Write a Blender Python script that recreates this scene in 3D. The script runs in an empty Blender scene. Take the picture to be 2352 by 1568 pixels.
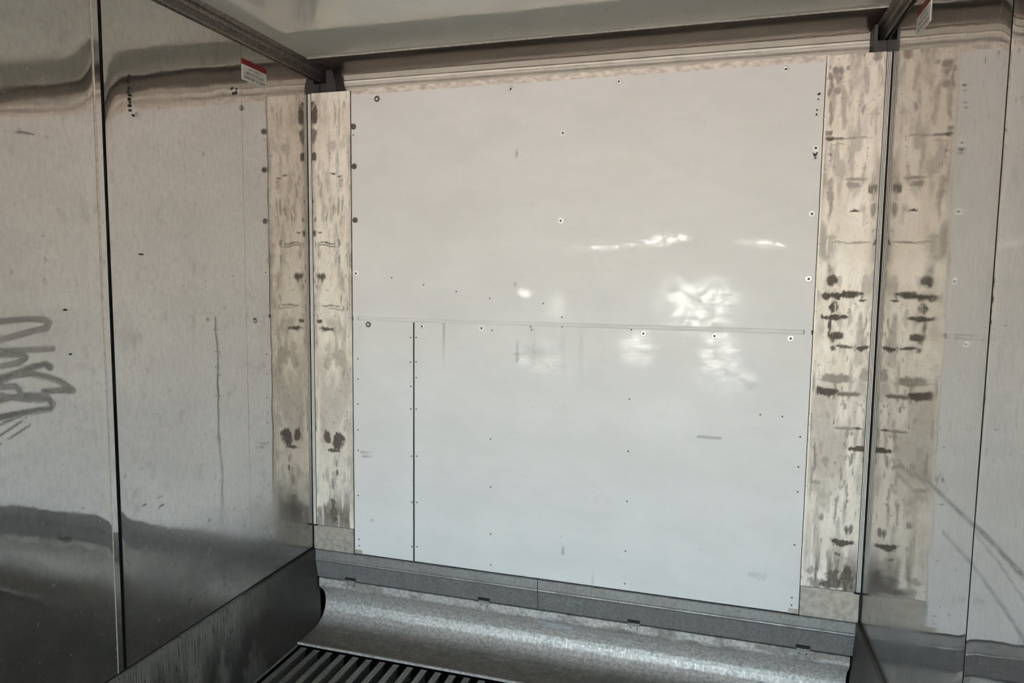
import bpy, math, random
import numpy as np
from mathutils import Matrix, Vector
SC_ = bpy.context.scene
COL = SC_.collection
SKY_STR, SUN_STR, EXPO = 0.42, 11.5, 4.03            # daylight outside the open doors, exposure for the interior
W, L, ZC, ZF = 2.29, 11.5, 2.515, -0.03          # inner width, length, ceiling height, top of the floor bars

# ------------------------------------------------------------------ camera
cd = bpy.data.cameras.new('camera'); cam = bpy.data.objects.new('camera', cd); COL.objects.link(cam)
cd.sensor_fit = 'HORIZONTAL'; cd.sensor_width = 36; cd.lens = 36*1590.3/2352; cd.clip_start = .02; cd.clip_end = 500
R_, U_, B_ = (.95884,.2837,.01191), (-.03672,.08231,.99593), (.28157,-.95537,.08934)
m = Matrix(((R_[0],U_[0],B_[0]),(R_[1],U_[1],B_[1]),(R_[2],U_[2],B_[2]))).to_4x4()
m.translation = (1.7427,-2.7154,1.5875); cam.matrix_world = m
SC_.camera = cam
# ------------------------------------------------------------------ sky, sun, doorway
world = bpy.data.worlds.new('world'); SC_.world = world; world.use_nodes = True
nt = world.node_tree; sky = nt.nodes.new('ShaderNodeTexSky'); sky.sky_type = 'NISHITA'; sky.sun_disc = False
sky.sun_elevation = math.radians(48); sky.sun_rotation = math.radians(20); sky.dust_density = 1.0; sky.air_density = 1.0; sky.ozone_density = 2.5
nt.links.new(sky.outputs[0], nt.nodes['Background'].inputs[0]); nt.nodes['Background'].inputs[1].default_value = SKY_STR
sl = bpy.data.lights.new('sun','SUN'); sl.energy = SUN_STR; sl.angle = .01; sl.color = (1,.93,.82)
so = bpy.data.objects.new('sun', sl); COL.objects.link(so)
so.rotation_euler = Vector((-.35,-.55,-.85)).to_track_quat('-Z','Y').to_euler()
pl = bpy.data.lights.new('doorway_portal','AREA'); pl.shape = 'RECTANGLE'; pl.size = W; pl.size_y = 2.5; pl.cycles.is_portal = True
po = bpy.data.objects.new('doorway_portal', pl); COL.objects.link(po); po.location = (W/2,-L-.02,1.22); po.rotation_euler = (math.pi/2,0,0)
vs = SC_.view_settings; vs.view_transform = 'Standard'; vs.look = 'None'; vs.gamma = 1; vs.use_curve_mapping = False; vs.exposure = EXPO
SC_.display_settings.display_device = 'sRGB'
cy = SC_.cycles; cy.max_bounces = 16; cy.glossy_bounces = 12; cy.diffuse_bounces = 8

# ------------------------------------------------------------------ helpers
def obj(name, verts, faces, mat, parent=None, smooth=False, attr=None, me=None):
    if me is None:
        me = bpy.data.meshes.new(name); me.from_pydata([tuple(v) for v in verts], [], [tuple(f) for f in faces]); me.update()
        if mat: me.materials.append(mat)
        if smooth: me.polygons.foreach_set('use_smooth', [True]*len(me.polygons))
        if attr is not None:
            for k, a in attr.items():
                at = me.attributes.new(k, 'FLOAT', 'POINT'); at.data.foreach_set('value', np.asarray(a, np.float32))
    o = bpy.data.objects.new(name, me); COL.objects.link(o)
    if parent: o.parent = parent
    return o
def empty(name, label, cat, group=None, loc=(0,0,0)):
    o = bpy.data.objects.new(name, None); COL.objects.link(o); o['label'] = label; o['category'] = cat; o.empty_display_size = .1
    if group: o['group'] = group
    return o
def tag(o, label, cat, group=None):
    o['label'] = label; o['category'] = cat
    if group: o['group'] = group
    return o
def struct(o): o['kind'] = 'structure'; return o
def boxv(x0,x1,y0,y1,z0,z1):
    v = [(x0,y0,z0),(x1,y0,z0),(x1,y1,z0),(x0,y1,z0),(x0,y0,z1),(x1,y0,z1),(x1,y1,z1),(x0,y1,z1)]
    return v, [(0,3,2,1),(4,5,6,7),(0,1,5,4),(1,2,6,5),(2,3,7,6),(3,0,4,7)]
def box(name, b, mat, parent=None): v, f = boxv(*b); return obj(name, v, f, mat, parent)
def extrude(name, prof, a0, a1, axis, mat, parent=None, smooth=False, n=1, attrf=None, caps=True):
    """closed profile [(p,q)] swept along an axis; axis 'x': (p,q)=(y,z); 'y': (x,z); 'z': (x,y)"""
    k = len(prof); vs_, fs = [], []
    for i in range(n+1):
        a = a0+(a1-a0)*i/n
        for p, q in prof: vs_.append((a,p,q) if axis == 'x' else (p,a,q) if axis == 'y' else (p,q,a))
    for i in range(n):
        for j in range(k):
            j2 = (j+1) % k; fs.append((i*k+j, i*k+j2, (i+1)*k+j2, (i+1)*k+j))
    if caps: fs += [tuple(range(k))[::-1], tuple(range(n*k, n*k+k))]
    o = obj(name, vs_, fs, mat, parent, smooth, attrf(np.array(vs_)) if attrf else None)
    import bmesh
    bm = bmesh.new(); bm.from_mesh(o.data); bmesh.ops.recalc_face_normals(bm, faces=bm.faces); bm.to_mesh(o.data); bm.free()
    if smooth:
        o.data.set_sharp_from_angle(angle=math.radians(32))
    return o
# value noise on arrays
def vnoise(x, y, seed):
    xi = np.floor(x).astype(np.int64); yi = np.floor(y).astype(np.int64); fx = x-xi; fy = y-yi
    def h(a, b):
        n = (a*374761393+b*668265263+seed*2147483647) & 0xffffffff; n = ((n ^ (n>>13))*1274126177) & 0xffffffff
        return ((n ^ (n>>16)) & 0xffff)/65535.
    u = fx*fx*(3-2*fx); v = fy*fy*(3-2*fy)
    return (h(xi,yi)*(1-u)+h(xi+1,yi)*u)*(1-v)+(h(xi,yi+1)*(1-u)+h(xi+1,yi+1)*u)*v
def fbm(x, y, seed, o=4):
    s = 0; a = .5
    for k in range(o): s = s+a*vnoise(x*2**k, y*2**k, seed+k*17); a *= .5
    return s/(1-.5**o)
def sstep(a, b, x): t = np.clip((x-a)/(b-a), 0, 1); return t*t*(3-2*t)
def polydist(u, v, pts):
    d = np.full(u.shape, 9.)
    for (x0,y0), (x1,y1) in zip(pts[:-1], pts[1:]):
        dx, dy = x1-x0, y1-y0; t = np.clip(((u-x0)*dx+(v-y0)*dy)/(dx*dx+dy*dy+1e-12), 0, 1)
        d = np.minimum(d, np.hypot(u-x0-t*dx, v-y0-t*dy))
    return d
def sheet(name, plane, at, u0, u1, z0, z1, step, mat, parent, th=.006, disp=None, attrs=None, rim_mat=None):
    """thin sheet of metal. plane 'L' faces +X, 'R' faces -X, 'B' faces -Y; u runs along Y (L,R) or X (B)"""
    nu = max(1, round((u1-u0)/step)); nz = max(1, round((z1-z0)/step))
    U, Z = np.meshgrid(np.linspace(u0,u1,nu+1), np.linspace(z0,z1,nz+1), indexing='ij'); U = U.ravel(); Z = Z.ravel()
    D = disp(U, Z) if disp else np.zeros_like(U)             # towards the room
    s = 1 if plane == 'L' else -1
    P = np.stack([at+s*D, U, Z], 1) if plane in 'LR' else np.stack([U, at-D, Z], 1)
    idx = np.arange((nu+1)*(nz+1)).reshape(nu+1, nz+1)
    q = np.stack([idx[:-1,:-1], idx[1:,:-1], idx[1:,1:], idx[:-1,1:]], -1).reshape(-1,4)
    if plane == 'R': q = q[:, ::-1]
    # rim
    ring = np.concatenate([idx[:-1,0], idx[-1,:-1], idx[:0:-1,-1], idx[0,:0:-1]])
    B = P[ring].copy()
    if plane in 'LR': B[:,0] = at-s*th
    else: B[:,1] = at+th
    n0 = len(P); k = len(ring); j = np.arange(k); j2 = (j+1) % k
    rim = np.stack([ring[j2], ring[j], n0+j, n0+j2], -1)
    if plane == 'R': rim = rim[:, ::-1]
    P = np.concatenate([P, B]); F = np.concatenate([q, rim])
    if plane == 'L': pass
    me = bpy.data.meshes.new(name); me.vertices.add(len(P)); me.vertices.foreach_set('co', P.ravel().astype(np.float32))
    me.loops.add(F.size); me.loops.foreach_set('vertex_index', F.ravel().astype(np.int32)); me.polygons.add(len(F))
    me.polygons.foreach_set('loop_start', np.arange(0, F.size, 4, dtype=np.int32)); me.polygons.foreach_set('loop_total', np.full(len(F), 4, np.int32))
    sm = np.ones(len(F), bool); sm[len(q):] = False
    me.update(calc_edges=True); me.polygons.foreach_set('use_smooth', sm); me.materials.append(mat)
    if rim_mat:
        me.materials.append(rim_mat); mi = np.zeros(len(F), np.int32); mi[len(q):] = 1; me.polygons.foreach_set('material_index', mi)
    me.validate()
    if attrs:
        for kname, f in attrs.items():
            a = np.concatenate([f(U, Z), np.zeros(k)]); at_ = me.attributes.new(kname, 'FLOAT', 'POINT'); at_.data.foreach_set('value', a.astype(np.float32))
    sh = me.attributes.new('sharp_edge', 'BOOLEAN', 'EDGE')
    rs = set(); rl = ring.tolist()
    for a, b in zip(rl, rl[1:]+rl[:1]): rs.add((min(a,b), max(a,b)))
    ev = np.empty(len(me.edges)*2, np.int32); me.edges.foreach_get('vertices', ev); ev = ev.reshape(-1,2)
    sh.data.foreach_set('value', [(min(a,b), max(a,b)) in rs for a, b in ev.tolist()])
    return obj(name, None, None, None, parent, me=me)

# ------------------------------------------------------------------ materials
class N:
    def __init__(s, name):
        s.m = bpy.data.materials.new(name); s.m.use_nodes = True; s.t = s.m.node_tree; s.p = s.t.nodes['Principled BSDF']
        s.co = s.t.nodes.new('ShaderNodeTexCoord').outputs['Object']
    def link(s, a, b): s.t.links.new(a, b)
    def val(s, inp, v):
        if hasattr(v, 'is_output'): s.link(v, inp)
        else: inp.default_value = v if not isinstance(v, tuple) or len(v) == 4 else (*v, 1)
    def noise(s, sc, scale=5, detail=4, rough=.55, dist=0):
        mp = s.t.nodes.new('ShaderNodeMapping'); mp.inputs['Scale'].default_value = sc; s.link(s.co, mp.inputs[0])
        n = s.t.nodes.new('ShaderNodeTexNoise'); n.inputs['Scale'].default_value = scale; n.inputs['Detail'].default_value = detail
        n.inputs['Roughness'].default_value = rough; n.inputs['Distortion'].default_value = dist; s.link(mp.outputs[0], n.inputs[0]); return n.outputs[0]
    def ramp(s, x, a, b, lo=0., hi=1.):
        r = s.t.nodes.new('ShaderNodeMapRange'); r.interpolation_type = 'SMOOTHSTEP'
        for i, v in zip((0,1,2,3,4), (x,a,b,lo,hi)): s.val(r.inputs[i], v)
        return r.outputs[0]
    def math(s, op, a, b=0., c=0.):
        n = s.t.nodes.new('ShaderNodeMath'); n.operation = op
        for i, v in enumerate((a,b,c)): s.val(n.inputs[i], v)
        return n.outputs[0]
    def mix(s, f, a, b):
        n = s.t.nodes.new('ShaderNodeMix'); n.data_type = 'RGBA'; s.val(n.inputs[0], f); s.val(n.inputs[6], a); s.val(n.inputs[7], b); return n.outputs[2]
    def attr(s, name):
        n = s.t.nodes.new('ShaderNodeAttribute'); n.attribute_name = name; return n.outputs['Fac']
    def bump(s, h, dist, strength=1., prev=None):
        b = s.t.nodes.new('ShaderNodeBump'); b.inputs['Distance'].default_value = dist; b.inputs['Strength'].default_value = strength; s.link(h, b.inputs['Height'])
        if prev: s.link(prev, b.inputs['Normal'])
        return b.outputs[0]
    def out(s, col, metal, rough, normal=None, spec=None):
        s.val(s.p.inputs['Base Color'], col); s.val(s.p.inputs['Metallic'], metal); s.val(s.p.inputs['Roughness'], rough)
        if normal: s.link(normal, s.p.inputs['Normal'])
        if spec is not None: s.p.inputs['Specular IOR Level'].default_value = spec
        return s.m
def plain(name, col, metal=0., rough=.5, var=.15, sc=40, stretch=(1,1,1)):
    n = N(name); f = n.noise(stretch, sc, 5); d = tuple(c*(1-var) for c in col); l = tuple(min(1, c*(1+var)) for c in col)
    return n.out(n.mix(n.ramp(f,.3,.7), d, l), metal, n.ramp(f,.3,.7, rough*.85, min(1, rough*1.15)))

def steel_wall(name='stainless_wall', k=1.):
    n = N(name)
    spk = n.noise((1,1,.8), 42, 6, .62); streak = n.noise((1,3,30), 6, 5, .6); fine = n.noise((1,60,2.2), 8, 4, .6); cloud = n.noise((1,1,1), 2.2, 3)
    pit = n.ramp(spk, .60, .72); scr = n.math('MULTIPLY', n.ramp(streak, .60, .72), n.ramp(cloud, .45, .62))
    d = n.attr('dirt'); dn = n.math('MULTIPLY', d, n.ramp(fine, .2, .55, .7, 1.))
    col = n.mix(n.ramp(cloud,.3,.7), (.64*k,.61*k,.58*k), (.70*k,.67*k,.635*k))
    col = n.mix(n.ramp(n.noise((1,1,.45), 75, 5, .7), .35, .68, 0., .26), col, (.36,.34,.315))
    col = n.mix(n.math('MULTIPLY', pit, .42), col, (.30,.28,.26)); col = n.mix(n.math('MULTIPLY', scr, .35), col, (.34,.33,.31))
    col = n.mix(dn, col, (.115,.10,.085))
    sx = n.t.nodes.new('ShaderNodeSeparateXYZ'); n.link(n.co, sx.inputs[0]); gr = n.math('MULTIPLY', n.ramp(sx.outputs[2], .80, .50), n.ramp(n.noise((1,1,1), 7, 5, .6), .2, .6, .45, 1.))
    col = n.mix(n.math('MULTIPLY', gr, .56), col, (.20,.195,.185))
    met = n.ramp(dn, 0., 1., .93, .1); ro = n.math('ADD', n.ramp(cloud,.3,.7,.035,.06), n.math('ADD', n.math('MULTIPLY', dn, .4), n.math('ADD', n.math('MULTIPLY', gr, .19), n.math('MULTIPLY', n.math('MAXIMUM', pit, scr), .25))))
    b = n.bump(n.noise((1,.8,1.3), 3.2, 2, .4), .0022); b = n.bump(n.noise((1,1,1), 14, 2, .4), .00018, 1., b)
    return n.out(col, met, ro, b)
def ceiling_steel():
    n = N('ceiling_sheet'); c = n.noise((1,1,1), 3, 4); s = n.noise((1,1,1), 60, 4)
    col = n.mix(n.ramp(c,.3,.7), (.74,.765,.70), (.80,.82,.755)); col = n.mix(n.math('MULTIPLY', n.ramp(s,.62,.72), .4), col, (.3,.29,.26))
    b = n.bump(n.noise((.7,1.4,1), 3, 2, .4), .0015)
    return n.out(col, .18, n.ramp(c,.3,.7,.03,.07), b, .85)
def post_metal():
    n = N('post_aluminium')
    fine = n.noise((55,1,2), 8, 5, .65); spk = n.noise((1,1,.7), 60, 6, .65); big = n.noise((1.6,1,1), 6, 5, .6); hz = n.noise((2,1,40), 5, 4, .6)
    d = n.attr('dirt'); e = n.math('MULTIPLY', d, n.ramp(n.math('ADD', fine, n.math('MULTIPLY', spk, .6)), .50, .85, .78, 1.2))
    e = n.math('MINIMUM', e, 1.)
    pit = n.math('MULTIPLY', n.ramp(spk,.57,.67), n.ramp(big,.35,.6,.15,.8)); scr = n.math('MULTIPLY', n.ramp(fine,.56,.70), n.ramp(big,.38,.6,.12,.55)); hs = n.math('MULTIPLY', n.ramp(hz,.66,.74), .35)
    col = n.mix(n.ramp(big,.3,.7), (.80,.715,.60), (.93,.86,.765)); col = n.mix(pit, col, (.33,.27,.21)); col = n.mix(scr, col, (.42,.35,.28)); col = n.mix(hs, col, (.4,.34,.28))
    col = n.mix(e, col, (.12,.094,.072))
    return n.out(col, n.ramp(e,0.,1.,.12,.0), n.ramp(e,0.,1.,.5,.75), n.bump(fine, .0004))
def white_panel():
    n = N('white_panel'); c = n.noise((1,1,2), 2.5, 7, .62); s = n.noise((1,1,.7), 70, 4); v = n.noise((40,1,1.5), 5, 4, .6)
    d = n.attr('dirt')
    col = n.mix(n.ramp(c,.3,.7), (.725,.71,.69), (.79,.775,.755)); col = n.mix(n.math('MULTIPLY', n.ramp(s,.66,.74), .35), col, (.45,.44,.42))
    col = n.mix(n.math('MULTIPLY', n.ramp(v,.62,.74), .12), col, (.5,.49,.47)); col = n.mix(d, col, (.2,.19,.18))
    b = n.bump(n.noise((.8,1,2), 3.0, 2, .4), .0016); b = n.bump(n.noise((1,1,3), 12, 2, .4), .0002, 1., b)
    return n.out(col, 0, n.math('SUBTRACT', n.ramp(c,.3,.7,.46,.54), n.math('MULTIPLY', n.attr('gloss'), n.ramp(n.noise((1,1,1.6), 17, 5, .7), .32, .6, .0, .33))), n.bump(n.math('MULTIPLY', n.attr('gloss'), n.noise((1,1,1.6), 20, 3, .5)), .0016, 1., b), .42)
def cove_metal(name, c0, c1, metal=.7, r0=.36, r1=.52):
    n = N(name); s = n.noise((1,1,1), 90, 6, .65); v = n.noise((60,1,1.5), 6, 5, .65); c = n.noise((1,2,2), 5, 4); bl = n.noise((1,1,1), 38, 6, .65)
    d = n.attr('dirt')
    col = n.mix(n.ramp(s,.3,.7), c0, c1); col = n.mix(n.math('MULTIPLY', n.ramp(bl,.56,.68), .3), col, tuple(x*.45 for x in c0)); col = n.mix(n.math('MULTIPLY', d, n.ramp(bl,.25,.6,.75,1.)), col, (.15,.13,.098))
    col = n.mix(n.math('MULTIPLY', n.attr('paint'), n.ramp(bl,.3,.6,.5,1.)), col, (.66,.66,.72))
    return n.out(col, n.ramp(d,0.,1.,metal,.15), n.math('ADD', n.ramp(v,.3,.7,r0,r1), n.math('MULTIPLY', d, .25)), n.bump(s, .0007))
def skirt_metal():
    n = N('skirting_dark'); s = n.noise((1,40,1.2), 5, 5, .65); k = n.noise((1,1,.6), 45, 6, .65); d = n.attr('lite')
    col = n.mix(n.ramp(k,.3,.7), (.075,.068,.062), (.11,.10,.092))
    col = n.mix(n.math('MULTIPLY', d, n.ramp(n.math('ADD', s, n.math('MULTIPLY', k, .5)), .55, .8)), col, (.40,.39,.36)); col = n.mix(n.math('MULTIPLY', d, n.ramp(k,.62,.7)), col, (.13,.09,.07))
    return n.out(col, .45, n.ramp(k,.3,.7,.42,.6))

STEELR = steel_wall('stainless_wall_dim', .86)  # darker copy of the wall steel, a dimmer reflection put into its colour
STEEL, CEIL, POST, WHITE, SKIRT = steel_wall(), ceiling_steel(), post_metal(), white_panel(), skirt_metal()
COVE = cove_metal('cove_aluminium', (.34,.315,.29), (.68,.635,.585), .55, .46, .64)
KICK = cove_metal('kick_aluminium', (.235,.225,.215), (.35,.335,.32), .55, .42, .58)
FOOT = plain('foot_aluminium', (.45,.405,.34), .35, .5, .2, 45)
SEAL = plain('dark_sealant', (.012,.011,.01), 0, .7)
DARKALU = cove_metal('dark_aluminium', (.12,.105,.092), (.24,.215,.185), .6, .32, .55)
BROWN_SHADED = plain('brown_plate_shaded', (.20,.17,.145), .6, .38, .1, 20)  # base darkened to carry the shade of the air gap on the end plate
CHEEK = plain('cheek_plate', (.05,.045,.045), .3, .5)
TRIM = plain("bright_trim", (.84,.80,.755), 0, .45, .05, 20)
TRIMD = plain('trim_groove', (.07,.06,.05), .1, .7)
CREAM_SHADED = plain('cream_enamel_shaded', (.57,.53,.455), 0, .4, .04, 12)  # baffle flats toned down, their shading put into the colour
CREAM_LIT = plain('cream_lip_lit', (.95,.90,.80), 0, .3, .03, 12)  # same enamel painted paler as the highlight along the ridge
RUSTY = plain('worn_rail', (.70,.62,.55), .1, .5, .26, 30, (1,1,2))
BAR = cove_metal('floor_bar', (.23,.215,.195), (.37,.35,.32), .6, .42, .6)
PAN = plain('floor_pan', (.03,.028,.027), .2, .6)
BOLTD = plain('rusted_bolt', (.12,.105,.09), .5, .5)
BOLTW = plain('white_washer', (.84,.82,.79), .1, .35, .05)
BOLTG = plain('grey_washer', (.40,.385,.36), .6, .4)
STKW = plain('sticker_white', (.72,.70,.66), 0, .5, .05)
STKR = plain('sticker_red', (.22,.012,.012), 0, .45, .1)
STKT = plain('sticker_ink', (.20,.17,.145), 0, .6)
YARD = plain('yard_concrete', (.50,.425,.35), 0, .9, .12, .6)
SHELL = plain('outer_shell', (.5,.5,.5), .2, .5)

# ------------------------------------------------------------------ measured marks (metres on the surface they stain)
LP = [(0.027,2.293,0.02,0.04,0.9),(0.024,2.201,0.019,0.049,0.75),(0.026,2.109,0.018,0.018,0.95),(0.018,2.251,0.011,0.022,0.6),(0.132,2.291,0.006,0.055,0.35),(0.122,2.154,0.021,0.026,0.3),(0.12,2.037,0.017,0.004,0.95),(0.154,2.025,0.013,0.004,0.8),(0.015,1.92,0.013,0.017,0.85),(0.012,1.876,0.011,0.023,0.5),(0.027,1.838,0.008,0.013,0.7),(0.054,1.785,0.013,0.004,0.9),(0.026,1.783,0.015,0.015,0.8),(0.086,1.737,0.048,0.004,0.85),(0.086,1.725,0.056,0.003,0.8),(0.032,1.733,0.004,0.019,0.5),(0.144,1.742,0.009,0.015,0.6),(0.062,1.586,0.026,0.025,0.85),(0.152,1.663,0.005,0.027,0.6),(0.133,1.657,0.004,0.03,0.4),(0.104,1.46,0.061,0.005,0.6),(0.126,1.445,0.052,0.003,0.6),(0.048,1.39,0.016,0.01,0.95),(0.088,1.36,0.035,0.011,0.95),(0.134,1.249,0.039,0.027,0.4),(0.084,1.232,0.022,0.051,0.3),(0.145,1.215,0.034,0.016,0.35),(0.079,0.875,0.022,0.03,0.9),(0.136,0.856,0.031,0.04,0.9),(0.105,0.809,0.039,0.008,0.85),(0.122,0.755,0.006,0.016,0.6),(0.121,0.711,0.006,0.016,0.8),(0.103,0.652,0.009,0.024,0.6),(0.105,0.515,0.02,0.057,0.85),(0.035,0.495,0.014,0.049,0.6),(0.159,0.5,0.017,0.032,0.45),(0.073,0.471,0.045,0.017,0.4),(0.175,0.603,0.013,0.016,0.5),(0.021,0.911,0.007,0.02,0.7),(0.148,1.893,0.005,0.042,0.5),(0.122,1.88,0.006,0.026,0.5),(0.092,1.856,0.007,0.034,0.45),(0.165,1.902,0.005,0.041,0.45),(0.063,1.96,0.007,0.037,0.4),(0.047,2.007,0.008,0.033,0.35),(-0.018,1.009,0.007,0.032,0.7)]
RP = [(2.095,2.288,0.009,0.059,0.6),(2.103,2.183,0.007,0.054,0.5),(2.12,2.327,0.019,0.015,0.6),(2.12,2.302,0.016,0.021,0.55),(2.122,2.26,0.019,0.018,0.55),(2.154,2.335,0.006,0.008,0.5),(2.108,2.206,0.011,0.03,0.35),(2.099,2.116,0.013,0.009,0.6),(2.104,2.098,0.02,0.006,0.8),(2.131,2.095,0.02,0.004,0.7),(2.18,2.093,0.061,0.003,0.5),(2.132,2.077,0.028,0.003,0.4),(2.2,2.119,0.005,0.06,0.35),(2.212,2.192,0.005,0.02,0.5),(2.113,2.033,0.007,0.046,0.35),(2.19,1.952,0.042,0.006,0.5),(2.186,1.932,0.022,0.012,0.5),(2.245,1.916,0.019,0.021,0.7),(2.257,1.851,0.011,0.033,0.55),(2.117,1.896,0.01,0.077,0.45),(2.196,1.844,0.014,0.004,0.95),(2.274,1.731,0.014,0.012,0.85),(2.199,1.735,0.083,0.003,0.5),(2.124,1.75,0.017,0.009,0.35),(2.137,1.603,0.019,0.021,0.85),(2.133,1.634,0.014,0.025,0.4),(2.173,1.545,0.065,0.014,1),(2.118,1.541,0.018,0.013,0.9),(2.215,1.55,0.031,0.008,0.85),(2.24,1.527,0.017,0.003,0.9),(2.141,1.497,0.01,0.025,0.9),(2.152,1.501,0.003,0.025,0.8),(2.147,1.463,0.04,0.011,1),(2.177,1.468,0.019,0.006,0.9),(2.138,1.431,0.007,0.037,0.85),(2.166,1.398,0.023,0.013,0.9),(2.15,1.392,0.009,0.019,0.8),(2.189,1.362,0.031,0.006,0.8),(2.25,1.362,0.023,0.011,0.95),(2.149,1.353,0.012,0.01,0.8),(2.173,1.249,0.063,0.015,0.55),(2.163,1.239,0.075,0.004,0.5),(2.139,1.198,0.035,0.017,0.9),(2.205,1.192,0.057,0.009,0.7),(2.091,1.223,0.009,0.032,0.5),(2.239,1.325,0.017,0.031,0.3),(2.258,1.263,0.02,0.022,0.5),(2.204,1.065,0.043,0.005,0.6),(2.244,1.064,0.014,0.004,0.85),(2.258,0.992,0.034,0.011,1),(2.086,1.093,0.006,0.064,0.55),(2.107,0.949,0.006,0.066,0.6),(2.099,0.866,0.005,0.066,0.5),(2.145,0.935,0.013,0.026,0.5),(2.119,0.855,0.024,0.01,0.5),(2.133,0.724,0.013,0.008,0.5),(2.214,0.639,0.042,0.014,1),(2.23,0.687,0.006,0.018,0.75),(2.244,0.692,0.008,0.021,0.7),(2.2,0.595,0.008,0.009,0.8),(2.203,0.563,0.004,0.019,0.7),(2.195,0.504,0.024,0.05,0.8),(2.239,0.502,0.027,0.056,0.85),(2.137,0.479,0.032,0.026,0.6),(2.27,0.481,0.017,0.036,0.75),(2.182,0.477,0.058,0.016,0.8),(2.23,0.55,0.007,0.029,0.6),(2.178,0.544,0.006,0.024,0.6),(2.251,0.553,0.005,0.029,0.6),(2.12,0.522,0.015,0.016,0.5)]
SC = [(0.854,0.92),(0.856,0.714),(0.858,0.51),(0.86,0.375),(1.427,1.124),(1.428,0.915),(1.428,0.712),(1.428,0.507),(1.428,0.372),(1.914,1.095),(1.991,1.093),(2.055,0.908),(2.056,1.021),(2.057,0.814),(2.055,0.61),(2.055,0.405),(2.055,0.376),(0.489,1.334),(0.515,1.335),(0.488,1.228),(0.515,1.23),(0.515,1.162),(0.49,1.123),(0.49,1.024),(0.515,1.025),(0.492,0.816),(0.517,0.818),(0.494,0.61),(0.519,0.613),(0.494,0.41),(0.519,0.413),(0.236,1.231),(0.235,1.141),(0.234,1.03),(0.233,0.913),(0.234,0.82),(0.232,0.615),(0.235,0.412),(0.235,0.382),(0.401,1.588),(0.549,1.56),(0.697,1.535),(0.845,1.508),(1.072,1.492),(1.15,1.439),(1.021,1.397),(1.025,1.385),(0.223,2.195),(1.151,1.401),(0.856,1.377),(1.427,1.397)]
SCRIB = [[(-1.445,1.466),(-1.401,1.466),(-1.331,1.468),(-1.282,1.464),(-1.267,1.454),(-1.273,1.441),(-1.309,1.437),(-1.357,1.427),(-1.404,1.419),(-1.448,1.412)],[(-1.449,1.388),(-1.405,1.389),(-1.336,1.387),(-1.26,1.383)],[(-1.449,1.382),(-1.406,1.382),(-1.348,1.376),(-1.339,1.366),(-1.355,1.356),(-1.407,1.351),(-1.44,1.346)],[(-1.442,1.322),(-1.409,1.322),(-1.363,1.329),(-1.32,1.34),(-1.282,1.343),(-1.269,1.332)],[(-1.409,1.314),(-1.375,1.324),(-1.327,1.323),(-1.278,1.307),(-1.239,1.289),(-1.213,1.268),(-1.203,1.257),(-1.24,1.265),(-1.292,1.27)],[(-1.454,1.304),(-1.41,1.3),(-1.37,1.295),(-1.358,1.284),(-1.355,1.271)],[(-1.456,1.255),(-1.412,1.266),(-1.354,1.268),(-1.312,1.262),(-1.281,1.249),(-1.267,1.23),(-1.274,1.219),(-1.308,1.221),(-1.344,1.222),(-1.414,1.222)],[(-1.456,1.266),(-1.411,1.277),(-1.343,1.257),(-1.294,1.247)]]
SMEAR = [[(-0.336,1.012),(-0.425,1.045),(-0.51,1.045),(-0.619,1.062),(-0.81,1.076),(-1.013,1.073),(-1.173,1.074),(-1.301,1.066),(-1.384,1.063)],[(-0.619,1.062),(-0.821,1.107),(-0.859,1.102),(-0.853,1.068)],[(-0.775,1.075),(-0.8,1.123)],[(-0.846,0.991),(-1.043,0.991),(-1.215,0.973),(-1.321,0.958)],[(-0.391,1.013),(-0.673,1.012),(-0.622,0.959)],[(-1.056,1.059),(-1.201,1.046),(-1.308,1.025)]]
DOTS = [(-0.965,2.191),(-0.966,2.175),(-0.967,2.154),(-0.969,2.142),(-0.964,2.134),(-0.966,2.121),(-0.964,2.112),(-0.966,2.102),(-0.965,2.088),(-0.954,2.076),(-0.493,2.276),(-0.486,2.259),(-0.468,2.281),(-0.471,2.266),(-0.942,1.652),(-1.216,1.488),(-1.206,1.363),(-0.39,1.421)]
SCR = [[(-0.968,0.85),(-0.891,0.856)],[(-0.949,0.809),(-0.912,0.815)],[(-0.906,0.823),(-0.885,0.827)],[(-1.07,0.848),(-0.969,0.836),(-0.796,0.896),(-0.668,0.885)],[(-0.624,1.428),(-0.623,1.165),(-0.638,0.942),(-0.615,0.871),(-0.624,0.639)],[(-1.403,1.43),(-1.334,1.428)],[(-1.352,1.949),(-1.269,1.954)],[(-1.417,1.175),(-1.345,1.206)],[(-1.415,1.203),(-1.345,1.218)],[(-1.418,1.152),(-1.334,1.186)]]
SCRP = [[(0.947,2.136),(0.953,2.076)],[(1.69,0.993),(1.775,0.993)],[(0.249,0.815),(0.309,0.817)],[(0.253,0.796),(0.309,0.799)],[(0.294,1.09),(0.32,1.088)],[(0.29,0.509),(0.303,0.509)],[(0.952,1.572),(0.947,1.537)],[(0.643,1.404),(0.646,1.107)],[(0.968,1.342),(0.966,1.252)],[(0.951,1.284),(1.052,1.288)],[(1.165,0.539),(1.174,0.457)],[(1.294,0.445),(1.296,0.353)],[(-0.006,2.774),(-0.006,2.772)]]
CHK = [[(1.103,0.253),(1.117,0.269),(1.132,0.267),(1.143,0.257)],[(1.147,0.273),(1.169,0.257)],[(1.191,0.261),(1.202,0.251),(1.215,0.249)],[(1.22,0.265),(1.231,0.274),(1.242,0.261),(1.253,0.274)],[(1.031,0.26),(1.046,0.247)]]
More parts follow.
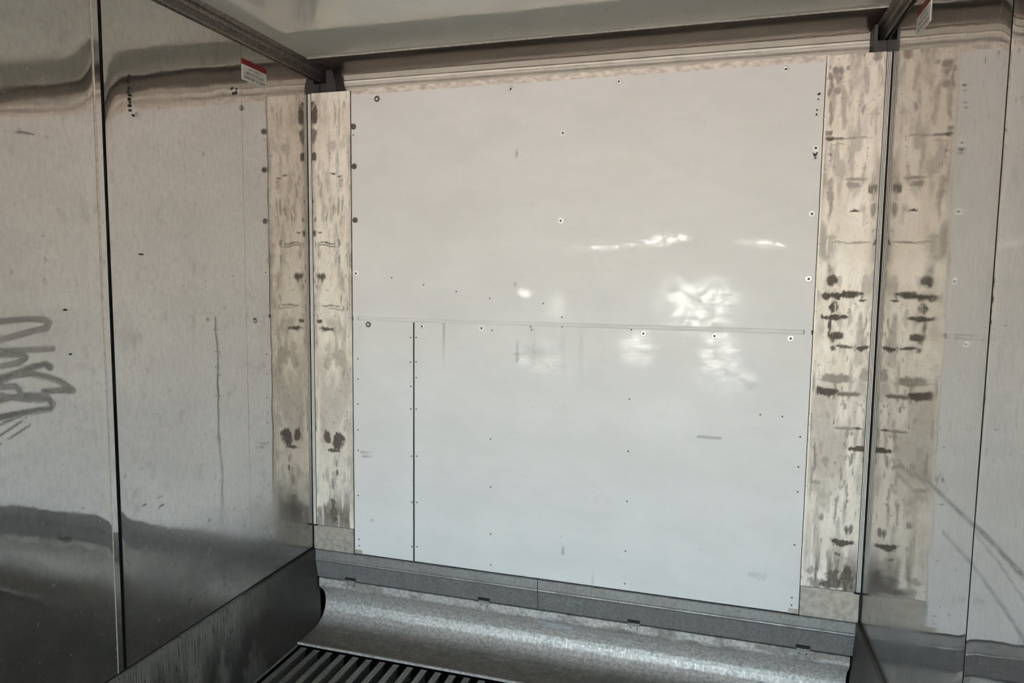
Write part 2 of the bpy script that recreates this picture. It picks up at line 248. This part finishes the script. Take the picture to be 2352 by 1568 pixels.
def blobs(L_):
    def f(U, Z):
        n1 = fbm(U*38,Z*38,3,4)-.5; n2 = fbm(U*130,Z*55,5,3)-.5; n3 = fbm(U*14,Z*14,9,3)-.5
        wx = U+.018*n3+.008*n1; wz = Z+.016*(fbm(U*14,Z*14,11,3)-.5)+.008*(fbm(U*38,Z*38,13,3)-.5)
        d = np.zeros_like(U)
        for k, (x, z, rx, rz, s) in enumerate(L_):
            q = np.hypot((wx-x)/max(rx,.003), (wz-z)/max(rz,.003)); thin = min(rx, rz) < .007
            d = np.maximum(d, s*sstep(.10,.75, (1.28-q)*1.25+(n1*.9+n2*1.3)*(.35 if thin else 1.)))
        return d
    return f
def post_dirt(L_):
    fb = blobs(L_)
    def f(U, Z):
        d = fb(U, Z); n = fbm(U*16,Z*7,21,5); v = fbm(U*70,Z*3.5,23)
        d = np.maximum(d, .40*sstep(.50,.72,n)*sstep(.35,.6,v)); d = np.maximum(d, .34*sstep(.50,.70,fbm(U*55,Z*13,29,5))*sstep(.3,.6,fbm(U*8,Z*6,33))); d = np.maximum(d, .55*sstep(.60,.72,fbm(U*90,Z*22,35,4))*sstep(.42,.62,fbm(U*10,Z*5,37)))
        e_ = np.minimum(U-U.min(), U.max()-U); d = np.maximum(d, .40*np.exp(-(e_/.018)**2)*sstep(.42,.66,fbm(U*40,Z*7,39,4)))
        band = np.exp(-((Z-.5)/.12)**2)
        d = np.maximum(d, .75*band*sstep(.48,.62,fbm(U*45,Z*6,25)))
        d = np.maximum(d, .32*sstep(1.32,1.12,Z)*sstep(.70,.95,Z)*sstep(.25,.6,fbm(U*30,Z*8,27)))
        return d
    return f

# ------------------------------------------------------------------ shell: side walls
def wave(seed, edges, z0=0):
    def f(U, Z):
        d = .0016*(fbm(U*2.2,Z*1.4,seed,2)-.5)
        for e, h in edges: d = d-h*np.exp(-np.abs(U-e)/.023)*(.75+.5*fbm(U*0+.3,Z*2.5,seed+5))*(.3+.7*sstep(.7,1.9,Z))
        return d
    return f
def dirtL(U, Z):
    d = np.zeros_like(U)
    for i, s in enumerate(SCRIB):
        q = polydist(U+.004*(fbm(U*20,Z*20,2)-.5), Z, s); d = np.maximum(d, (.32+.42*fbm(U*7,Z*14,31+i))*(1-sstep(.0045,.0125,q)))
    for s in SCR[:3]+SCR[5:]: d = np.maximum(d, .55*(1-sstep(.001,.005,polydist(U,Z,s)))*sstep(.35,.6,fbm(U*40,Z*40,7)))
    return np.maximum(d, .12*sstep(.60,.75,fbm(U*14,Z*9,41))*sstep(.4,.7,fbm(U*60,Z*40,43)))
def dirtR(U, Z):
    d = np.zeros_like(U)
    for i, s in enumerate(SMEAR):
        w = .007 if i in (0,3) else .004
        q = polydist(U, Z+.006*(fbm(U*12,Z*12,2)-.5), s); d = np.maximum(d, (.5 if i == 0 else .3)*(1-sstep(w*.5,w*1.4,q))*(.5+fbm(U*30,Z*60,3+i)))
    return np.maximum(d, .10*sstep(.60,.75,fbm(U*14,Z*9,51))*sstep(.4,.7,fbm(U*60,Z*40,53)))
ZB, ZT = .352, 2.478
wl = struct(box('wall_left', (-.09,-.006,-L,.30,-.2,2.62), SEAL))
wr = struct(box('wall_right', (W+.006,W+.09,-L,.30,-.2,2.62), SEAL))
def panels(side, wall, at, first):
    for i, (a, b, ed) in enumerate(first):
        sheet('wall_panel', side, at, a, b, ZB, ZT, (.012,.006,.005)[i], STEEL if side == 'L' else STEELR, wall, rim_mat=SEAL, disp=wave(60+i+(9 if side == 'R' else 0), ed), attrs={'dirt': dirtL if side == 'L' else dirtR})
    y = first[-1][0]-.006
    while y > -L+.1:
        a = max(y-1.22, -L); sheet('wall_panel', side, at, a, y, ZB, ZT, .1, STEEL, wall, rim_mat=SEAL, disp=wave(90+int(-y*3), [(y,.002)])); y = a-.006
panels('L', wl, 0, [(-.4395,.24,[]), (-1.0545,-.441,[(-1.0545,.0031)]), (-2.20,-1.090,[(-1.090,.0030)])])
panels('R', wr, W, [(-1.041,.24,[(-1.041,.0028)]), (-2.20,-1.048,[(-1.048,.0028)])])
extrude('joint_strip', [(-.006,-1.088),(-.0035,-1.0885),(-.0018,-1.086),(-.0035,-1.066),(-.006,-1.065)], ZB, ZT, 'z', STEEL, wl)
INK = plain('black_marker', (.022,.018,.016), 0, .6)
def dab(plane, at, u, z, ru, rz, parent, rot=0., seed=0):
    """a dab of marker ink, an uneven film on the surface"""
    rnd = random.Random(seed); pts = []
    for k in range(9):
        a = 2*math.pi*k/9; q = .8+.4*rnd.random(); p, t = ru*q*math.cos(a), rz*q*math.sin(a); c, s_ = math.cos(rot), math.sin(rot); pts.append((u+p*c-t*s_, z+p*s_+t*c))
    f3 = (lambda p, h: (at+h,p[0],p[1])) if plane == 'L' else (lambda p, h: (p[0],at-h,p[1]))
    v = [f3(p, .0012) for p in pts]+[f3(p, .0002) for p in pts]; n = 9
    top = tuple(range(n)) if plane == 'L' else tuple(range(n))
    return obj('ink_mark', v, [top]+[(k, n+k, n+(k+1)%n, (k+1)%n) for k in range(n)], INK, parent)
for i, (y, z) in enumerate(DOTS[:14]):
    dab('L', .0008, y, z, .0035+.002*((i*5)%3), .0035+.0015*(i%2), wl, .4*((i*3)%4), i)
for i, (y, z) in enumerate(DOTS[14:]): dab('L', .0008, y, z, (.008,.006,.004,.004)[i], .0028, wl, 0, 40+i)
eb = extrude('edge_bead', [(-.004+.0052*math.cos(t), -1.0890+.0024*math.sin(t)) for t in [k*math.pi/4 for k in range(8)]], ZB, ZT, 'z', FOOT, wl, True)  # pale bead added to stand for the highlight along the joint edge
# skirting
def skirt(side):
    s = -1 if side == 'right' else 1; x = lambda d: d if s == 1 else W-d
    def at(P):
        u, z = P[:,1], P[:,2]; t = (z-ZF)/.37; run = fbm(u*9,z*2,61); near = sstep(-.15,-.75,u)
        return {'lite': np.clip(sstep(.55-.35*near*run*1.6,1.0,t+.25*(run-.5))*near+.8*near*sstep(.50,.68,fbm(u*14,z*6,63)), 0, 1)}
    zs = [.343-.373*k/24 for k in range(25)]
    prof = [(x(-.005),.344)]+[(x(.014+.008*(.343-z)/.373), z) for z in zs]+[(x(-.005),ZF-.02)]
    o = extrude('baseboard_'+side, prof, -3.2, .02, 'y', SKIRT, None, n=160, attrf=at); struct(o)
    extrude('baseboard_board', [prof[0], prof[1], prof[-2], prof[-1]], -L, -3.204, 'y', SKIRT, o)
    # bright welded foot of the skirting where it meets the floor
    extrude('weld_bead', [(x(.021),ZF+.002),(x(.026),ZF+.001),(x(.028),ZF-.004),(x(.021),ZF-.006)], -3.2, -.176, 'y', BAR, o)
skirt('left'); skirt('right')

# ------------------------------------------------------------------ floor, ceiling, outside
fl = struct(box('floor', (-.005,W+.005,-L,.30,-.2,-.09), PAN))
tv = [(-.0135,ZF),(.0135,ZF),(.0135,ZF-.005),(.004,ZF-.007),(.003,-.09),(-.003,-.09),(-.004,ZF-.007),(-.0135,ZF-.005)]
b0 = extrude('floor_bar', [(x,z) for x,z in tv], -L+.05, -.186, 'y', BAR, fl)
b0.location.x = .0645
for k in range(1, 35):
    c = b0.copy(); COL.objects.link(c); c.location.x = .0645+.0633*k
ce = struct(box('ceiling', (-.09,W+.09,-L,.30,ZC+.006,ZC+.12), SEAL))
def csheet(y0, y1, st, mat, name='ceiling_panel', z=ZC, x0=.0, x1=W):
    nx = max(1, round((x1-x0)/st)); ny = max(1, round((y1-y0)/st)); X, Y = np.meshgrid(np.linspace(x0,x1,nx+1), np.linspace(y0,y1,ny+1), indexing='ij'); X = X.ravel(); Y = Y.ravel()
    Z = z-.003*(fbm(X*1.5,Y*2.5,77,2)-.5); n = len(X); P = np.concatenate([np.stack([X,Y,Z],1), np.stack([X,Y,np.full(n, z+.005)],1)])
    ix = np.arange(n).reshape(nx+1, ny+1); q = np.stack([ix[:-1,:-1], ix[:-1,1:], ix[1:,1:], ix[1:,:-1]], -1).reshape(-1,4)
    ring = np.concatenate([ix[:-1,0], ix[-1,:-1], ix[:0:-1,-1], ix[0,:0:-1]]); r2 = np.roll(ring,-1); rim = np.stack([ring, r2, r2+n, ring+n], -1)
    return obj(name, P.tolist(), q.tolist()+rim.tolist()+(q[:, ::-1]+n).tolist(), mat, ce, True)
csheet(-1.25, -.046, .03, CEIL)
y = -1.253
while y > -L+.1: a = max(y-2.44, -L); csheet(a, y, .3, CEIL); y = a-.003
csheet(-.044, .24, .1, BROWN_SHADED, 'end_plate')
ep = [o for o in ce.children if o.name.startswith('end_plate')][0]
bead = [( -.046+.004*math.cos(t), ZC-.001+.004*math.sin(t)) for t in [k*math.pi/4 for k in range(8)]]
extrude('sealant_bead', bead, .03, W-.03, 'x', plain('grey_sealant', (.42,.40,.36), 0, .6, .2, 60), ce, True)
extrude('edge_bead', [(.186,ZC-.003),(.192,ZC-.006),(.197,ZC-.006),(.197,ZC+.001),(.186,ZC+.001)], .05, W-.045, 'x', plain('worn_edge', (.36,.31,.26), .5, .4), ce)
struct(box('ground', (-90,90,-200,-L-.3,-.9,-.7), YARD))
struct(box('ground_apron', (-2,W+2,-L-.3,1,-.5,-.22), YARD))
struct(box('wall_front', (-.09,W+.09,.30,.36,-.2,2.62), SHELL))

# ------------------------------------------------------------------ wall-to-ceiling rails
def rail(i, s):
    x = lambda d: d if s == 1 else W-d
    prof = [(x(-.005),2.470),(x(.002),2.456),(x(.008),2.453),(x(.012),2.460),(x(.0125),2.484),(x(.017),2.490),(x(.019),2.4975),(x(.0165),2.502),(x(.022),2.506),(x(.030),2.5135),(x(.030),2.5165),(x(-.005),2.5165)]
    o = struct(extrude('trim_%d' % i, prof, -L, .17, 'y', DARKALU, None))
    rv = disc_mesh('rivet', .0035, .002, 8, DARKALU, (s,0,0))
    for k in range(14):
        r = obj('rivet', None, None, None, o, me=rv); r.location = (x(.0125), -.02-.17*k, 2.472)
    return o
def disc_mesh(name, r, h, n, mat, nrm=(0,-1,0), hole=0., dome=.5, me_only=True):
    """low dome or ring lying on a plane, standing out along nrm"""
    N_ = Vector(nrm); q = N_.to_track_quat('Z','Y'); vs_, fs = [], []
    rings = [(r,0),(r,h*.6),(r*.8,h)]+([(hole,h),(hole,0)] if hole else [(r*.4,h*(1+dome))])
    for rr, z in rings:
        for k in range(n): a = 2*math.pi*k/n; vs_.append(q @ Vector((rr*math.cos(a), rr*math.sin(a), z)))
    for i in range(len(rings)-1):
        for k in range(n): fs.append((i*n+k, i*n+(k+1)%n, (i+1)*n+(k+1)%n, (i+1)*n+k))
    if not hole: fs.append(tuple((len(rings)-1)*n+k for k in range(n)))
    me = bpy.data.meshes.new(name); me.from_pydata([tuple(v) for v in vs_], [], fs); me.update(); me.materials.append(mat); return me
rail(1, 1); rail(2, -1)
rvm = disc_mesh('rivet', .004, .0025, 8, BOLTD, (0,0,-1))
for k in range(15):
    r = obj('rivet', None, None, None, ep, me=rvm); r.location = (.12+.147*k, -.036+.004*((k*7)%3), ZC-.002)

# ------------------------------------------------------------------ bulkhead: white panels
def pdirt(U, Z):
    d = np.zeros_like(U)
    for s in SCRP: d = np.maximum(d, .6*(1-sstep(.0008,.0035,polydist(U,Z,s))))
    d = np.maximum(d, .5*(1-sstep(.004,.009,np.hypot(U-2.060,Z-2.03)))); 
    d = np.maximum(d, .16*sstep(.5,.8,fbm(U*26,Z*3,83))*np.exp(-((Z-1.3)/.12)**2)*np.exp(-((U-1.1)/.25)**2))
    for x in (1.905,1.922,1.937,1.952): d = np.maximum(d, .22*(1-sstep(.003,.006,np.abs(np.hypot(U-x,Z-.472-.1*(1.93-x)*.3)-.006))))   # faint hand-written figures
    return d
GL = [(1.02,1.30,.10,.08,1),(1.09,1.24,.09,.06,1),(.98,1.53,.05,.04,1),(1.12,1.46,.05,.08,.8),(1.30,1.715,.22,.018,.9),(1.55,1.745,.12,.03,1),(1.90,1.725,.12,.03,1),(1.76,1.30,.11,.18,.8),(1.45,1.32,.09,.10,.8),(1.0,.77,.05,.016,1),(1.28,.70,.06,.02,1),(1.37,.655,.05,.014,1),(1.86,1.2,.05,.05,.9),(1.67,1.5,.2,.14,.8),(.24,1.36,.02,.06,1),(.25,1.25,.03,.10,.6),(1.72,.55,.03,.012,1),(1.55,1.05,.16,.10,.6),(.62,1.28,.05,.09,.6)]
def pgloss(U, Z):
    d = .12*sstep(.5,.75,fbm(U*4,Z*5,87)); w = .05*(fbm(U*12,Z*14,85)-.5); v = .04*(fbm(U*12,Z*14,86)-.5)
    for x, z, rx, rz, k in GL: d = np.maximum(d, k*(1-sstep(.4,1.2,np.hypot((U+w-x)/rx,(Z+v-z)/rz))))
    return d
def pwave(seed):
    def f(U, Z):
        d = .0022*(fbm(U*2.1,Z*2.6,seed,3)-.5)
        for x, z, r, h in ((1.01,1.27,.05,.0012),(1.06,1.33,.04,-.001),(1.52,1.75,.05,.001),(1.62,1.77,.06,-.0012),(1.30,.72,.05,.0009),(1.05,.80,.04,.0008),(.245,1.36,.03,.0012),(1.88,1.18,.02,.0012),(1.42,1.82,.02,.001),(1.15,1.52,.04,.001),(1.70,1.72,.05,.001)):
            d = d-3.2*h*np.exp(-((U-x)**2+(Z-z)**2)/(r*r))
        return d
    return f
G = 'white bulkhead panels'
pu = empty('bulkhead_panel', 'large white upper bulkhead panel, bolted, above the long horizontal joint', 'panel', G)
pll = empty('bulkhead_panel', 'narrow white panel strip below the joint, left of the dark vertical seam', 'panel', G)
plr = empty('bulkhead_panel', 'wide white panel below the joint, right of the dark vertical seam', 'panel', G)
XL, XS, XR = .2128, .5035, 2.0800
sheet('face_sheet', 'B', 0, XL, XR, 1.417, 2.362, .009, WHITE, pu, .005, pwave(101), {'dirt': pdirt, 'gloss': pgloss})
sheet('face_sheet', 'B', 0, XL, XS-.0035, .345, 1.400, .009, WHITE, pll, .005, pwave(103), {'dirt': pdirt, 'gloss': pgloss})
sheet('face_sheet', 'B', 0, XS+.0035, XR, .345, 1.400, .009, WHITE, plr, .005, pwave(105), {'dirt': pdirt, 'gloss': pgloss})
js = extrude('joint_strip', [(.004,1.4185),(-.0015,1.4180),(-.003,1.4145),(-.0012,1.4110),(-.0012,1.4075),(-.003,1.4040),(-.0015,1.4005),(.004,1.3995)], XL+.028, XR-.03, 'x', WHITE, pu)
for a, b in ((XL+.004,XL+.026),(XR-.028,XR-.004)):
    box('end_clip', (a,b,-.0035,.004,1.400,1.4178), WHITE, pu)
for pr, x0 in ((pll,XL+.001),(plr,XR-.036)): box('corner_bracket', (x0,x0+.035,-.004,.003,.3455,.362), FOOT, pr)
# steel behind the panels so that the joints read dark
struct(box('wall_back', (.0,W,.0075,.03,.21,2.36), SEAL))
dark_head = disc_mesh('bolt', .006, .004, 12, BOLTW); dark_ring = disc_mesh('washer', .0125, .0025, 16, BOLTD, hole=.0055)
w_head = disc_mesh('bolt', .0045, .003, 12, BOLTD); w_ring = disc_mesh('washer', .0125, .0022, 16, BOLTW, hole=.0045)
g_ring = disc_mesh('washer', .011, .002, 16, BOLTG, hole=.0045)
BOLTS = [(.336,2.339,'d'),(.925,2.341,'g'),(1.355,2.342,'g'),(1.948,2.345,'g'),(.224,2.230,'k'),(1.140,2.160,'w'),(1.138,1.821,'w'),(.228,1.835,'k'),(.226,2.063,'k'),(.230,1.605,'w'),
         (2.060,2.065,'w'),(2.058,1.834,'w'),(2.058,1.602,'w'),(.288,1.384,'d'),(.543,1.384,'g'),(.810,1.384,'w'),(1.474,1.384,'w'),(1.739,1.384,'w'),(2.007,1.384,'w')]
for i, (x, z, a, b, t) in enumerate(((2.062,2.252,.006,.004,.5),(2.060,2.234,.003,.003,0),(2.058,2.197,.003,.0035,0),(2.057,2.181,.0035,.0045,.3),(2.056,2.042,.0035,.007,.6),(2.063,2.044,.003,.008,-.5),(2.060,2.031,.003,.003,0))): dab('B', 0, x, z, a, b, pu, t, 60+i)
def owner(x, z): return pu if z > 1.41 else pll if x < XS else plr
for x, z, kd in BOLTS:
    b = obj('bolt', None, None, None, owner(x, z), me=dark_head if kd == 'd' else w_head); b.location = (x, -.0008, z)
    w = obj('washer', None, None, None, b, me=dark_ring if kd in 'dk' else w_ring if kd == 'w' else g_ring); w.location = (0,0,0)
scm = disc_mesh('screw', .0032, .0016, 8, BOLTD)
for x, z in SC:
    o = obj('screw', None, None, None, owner(x, z), me=scm); o.location = (x, -.0006, z)

# ------------------------------------------------------------------ corner posts
def ribs(parent, x0, d):
    ch = box('corner_trim', (min(x0,x0+d*.0165), max(x0,x0+d*.0165), -.0025, .004, .458, 2.379), TRIMD, parent)
    for k in range(3):
        cx = x0+d*(.0034+.0050*k); pr = [(cx+.0018*math.cos(t), -.0025+.0026*math.sin(t)) for t in [-math.pi*j/6 for j in range(7)]]
        extrude('rib', pr, .459, 2.378, 'z', TRIM, ch, True)
    box('end_cap', (min(x0-d*.002,x0+d*.022), max(x0-d*.002,x0+d*.022), -.010, .002, .4535, .4575), SEAL, ch)
GP = 'stained corner posts'
p1 = empty('corner_post', 'stained aluminium corner post left of the white panels, brown blotch near its foot', 'post', GP)
sheet('face_sheet', 'B', 0, .0190, .2075, .457, 2.381, .004, POST, p1, .02, lambda U,Z: .0008*(fbm(U*6,Z*3,7)-.5), {'dirt': post_dirt(LP)})
box('foot_plate', (.005,.2075,-.0015,.02,.3425,.4555), FOOT, p1); ribs(p1, .002, 1)
p2 = empty('corner_post', 'stained aluminium corner post right of the white panels, dark stamped bands at mid height', 'post', GP)
sheet('face_sheet', 'B', 0, 2.0835, W-.0190, .457, 2.381, .004, POST, p2, .02, lambda U,Z: .0008*(fbm(U*6,Z*3,9)-.5), {'dirt': post_dirt(RP)})
extrude('edge_flange', [(2.0825,-.0025),(2.0885,-.0025),(2.0885,.004),(2.0825,.004)], .457, 2.384, 'z', POST, p2)
box('foot_plate', (2.0835,W-.006,-.0015,.02,.3425,.4555), FOOT, p2); ribs(p2, W-.002, -1)

# ------------------------------------------------------------------ top of the bulkhead
tr = tag(box('top_rail', (XL,XR,.002,.03,2.3625,2.386), RUSTY), 'worn pinkish metal rail edge along the top of the white panel', 'rail')
ab = empty('air_baffle', 'cream enamelled air baffle behind the gap under the ceiling', 'baffle')
YB = .20
extrude('upper_flange', [(YB,2.5135),(YB,2.487),(YB+.012,2.487),(YB+.012,2.5135)], .0335, W-.0335, 'x', CREAM_SHADED, ab)
extrude('lip', [(YB+.012,2.4835),(YB-.001,2.4825),(YB-.002,2.474),(YB-.010,2.470),(YB-.013,2.4655),(YB-.010,2.461),(YB-.001,2.457),(YB+.012,2.456)], .0335, W-.0335, 'x', CREAM_LIT, ab, True)
extrude('lower_flange', [(YB,2.4535),(YB,2.20),(YB+.012,2.20),(YB+.012,2.4535)], .0335, W-.0335, 'x', CREAM_SHADED, ab)
box('backing_sheet', (.034,W-.034,YB+.013,YB+.02,2.20,2.513), CREAM_SHADED, ab)
GC = 'dark plates beside the air gap'
c1 = tag(extrude('cheek_plate', [(.001,2.20),(.080,2.20),(.080,2.44),(.062,2.506),(.032,2.506),(.032,2.450),(.001,2.450)], .102, .1845, 'y', CHEEK), 'dark plate above the left corner post, closing the left end of the air gap', 'plate', GC)
c2 = tag(extrude('cheek_plate', [(W-.001,2.20),(W-.042,2.20),(W-.042,2.506),(W-.032,2.506),(W-.032,2.450),(W-.001,2.450)], .102, .1845, 'y', CHEEK), 'dark plate above the right corner post, closing the right end of the air gap', 'plate', GC)

# ------------------------------------------------------------------ kick plate and cove at the foot
kp = empty('kick_plate', 'grey aluminium kick plate under the white panels, crease along it', 'plate')
kprof = [(.012,.3415),(-.008,.3415),(-.010,.339),(-.0105,.304),(-.014,.300),(-.0148,.297),(-.012,.293),(-.0095,.288),(.006,.2085),(.014,.2075)]
def kd(P):
    u, z = P[:,0], P[:,2]; d = np.zeros(len(u))+.25*sstep(.45,.7,fbm(u*18,z*40,91))
    return {'dirt': d}
for a, b in ((.016,1.0680),(1.0705,2.2795)): extrude('plate', kprof, a, b, 'x', KICK, kp, n=100, attrf=kd)
CH = plain('chalk', (.33,.37,.35), 0, .8)
for s in CHK:                                             # chalk marks drawn on the plate
    v, f = [], []
    for (x0,z0), (x1,z1) in zip(s[:-1], s[1:]):
        yy = lambda z: -.0095+(.288-z)*.195-.0006; dx, dz = x1-x0, z1-z0; l = math.hypot(dx,dz); px, pz = -dz/l*.0016, dx/l*.0016; n = len(v)
        for X, Z in ((x0+px,z0+pz),(x0-px,z0-pz),(x1-px,z1-pz),(x1+px,z1+pz)): v.append((X, yy(Z), Z))
        f.append((n,n+1,n+2,n+3))
    obj('chalk_mark', v, f, CH, kp)
cprof = [(.075,.2035),(.007,.2035),(.0045,.2015),(.0042,.168),(.008,.158),(.018,.148),(.034,.134),(.048,.116),(.057,.094),(.060,.072),(.057,.050),(.048,.030),(.034,.012),(.014,-.003),(-.012,-.014),(-.045,-.0195),(-.08,-.021),(-.160,-.0215),(-.167,-.0195),(-.1715,-.0165),(-.1745,-.018),(-.1745,-.027),(-.05,-.04),(.075,-.04)]
def cdirt(P):
    u, y, z = P[:,0], P[:,1], P[:,2]; fl_ = sstep(.012,-.02,z)*sstep(-.171,-.155,y); d = fl_*(.75+.25*fbm(u*12,y*30,95))
    p = np.zeros(len(u)); uu = u+.02*(fbm(u*30,z*30,98)-.5)
    for x0, z0, rx, rz in ((1.085,.148,.045,.016),(1.14,.140,.05,.02),(1.19,.13,.02,.018),(1.125,.12,.05,.008)): p = np.maximum(p, 1-sstep(.5,1.1,np.hypot((uu-x0)/rx,(z-z0)/rz)))
    p = np.maximum(p, .6*(1-sstep(.002,.007,np.abs(z-(.112-.012*np.sin(u*5)))))*sstep(1.05,1.1,u)*sstep(1.62,1.4,u)*sstep(.3,.55,fbm(u*25,z*5,99)))
    p = np.maximum(p, .45*sstep(.62,.75,fbm(u*40,z*60,100))*sstep(.13,.16,z))
    return {'dirt': np.clip(np.maximum(d, .6*sstep(.45,.65,fbm(u*10,z*26,97))*sstep(.145,.17,z)), 0, 1), 'paint': p}
def fine(prof, i0, i1, st):
    out = []
    for i, (a, b) in enumerate(zip(prof, prof[1:]+prof[:1])):
        k = max(1, round(math.dist(a, b)/st)) if i0 <= i < i1 else 1
        out += [(a[0]+(b[0]-a[0])*j/k, a[1]+(b[1]-a[1])*j/k) for j in range(k)]
    return out
cv = tag(extrude('cove_moulding', fine(cprof, 2, 17, .006), .0235, W-.0235, 'x', COVE, None, True, 380, cdirt), 'curved aluminium cove moulding at the foot of the bulkhead, above the slatted floor', 'moulding')
ck = random.Random(4)
for i, x in enumerate((.189,.831,1.469,2.103)):
    c = box('clip', (x-.024,x+.024,-.0035,.009,.2005,.2135), BAR, kp); box('clip_slot', (x-.026,x+.024,-.0045,.0085,.2138,.2235), SEAL, kp)
    for dx in (-.012,.014):
        s = obj('screw', None, None, None, cv, me=scm); s.location = (x+dx, .0035, .190)
PT = plain('white_paint_smear', (.62,.62,.68), 0, .6, .25, 60)

# ------------------------------------------------------------------ load limit stickers
def text_mesh(s, size, mat):
    cu = bpy.data.curves.new('t','FONT'); cu.body = s; cu.size = size; cu.align_x = 'CENTER'; cu.offset = size*.012
    o = bpy.data.objects.new('t', cu); COL.objects.link(o); dg = bpy.context.evaluated_depsgraph_get(); me = bpy.data.meshes.new_from_object(o.evaluated_get(dg)); bpy.data.objects.remove(o)
    me.materials.clear(); me.materials.append(mat); me.name = 'lettering'; return me
bpy.context.view_layer.update()
T1, T2 = text_mesh('NO CARGO', .0135, STKT), text_mesh('ABOVE THIS LINE', .0135, STKT)
def sticker(side, label):
    s = 1 if side == 'L' else -1; x = .0 if s == 1 else W; yc = -.3615 if s == 1 else -.376
    o = empty('load_limit_sticker', label, 'sticker', 'load limit stickers'); o.location = (x, yc, 2.3635)
    X = lambda a, b: (min(s*a,s*b), max(s*a,s*b))
    sk = box('backing', (*X(.0004,.0022),-.0725,.0725,-.0385,.0180), STKW, o); box('red_band', (*X(.0004,.0023),-.0725,.0725,.0182,.0385), STKR, o)
    rot = Matrix(((0,0,s),(s,0,0),(0,1,0))).to_4x4()
    for me, z in ((T1,.0035),(T2,-.0130)):
        t = obj('lettering', None, None, None, o, me=me); t.matrix_local = Matrix.Translation((s*.0026,0,z)) @ rot
    v, f = [], []                                        # last line of print, too small to read
    for a, b in ((-.060,-.030),(-.022,0.),(.008,.019),(.027,.061)):
        k = a
        while k < b:
            n = len(v)
            for yy, zz in ((k,-.0305),(k+.0024,-.0305),(k+.0024,-.0215),(k,-.0215)): v.append((s*.0026, s*yy, zz))
            f.append((n,n+1,n+2,n+3)); k += .0046
    obj('fine_print', v, f, STKT, o)
sticker('L', 'white load limit sticker with red band on the left wall'); sticker('R', 'white load limit sticker with red band high on the right wall, seen almost edge-on')
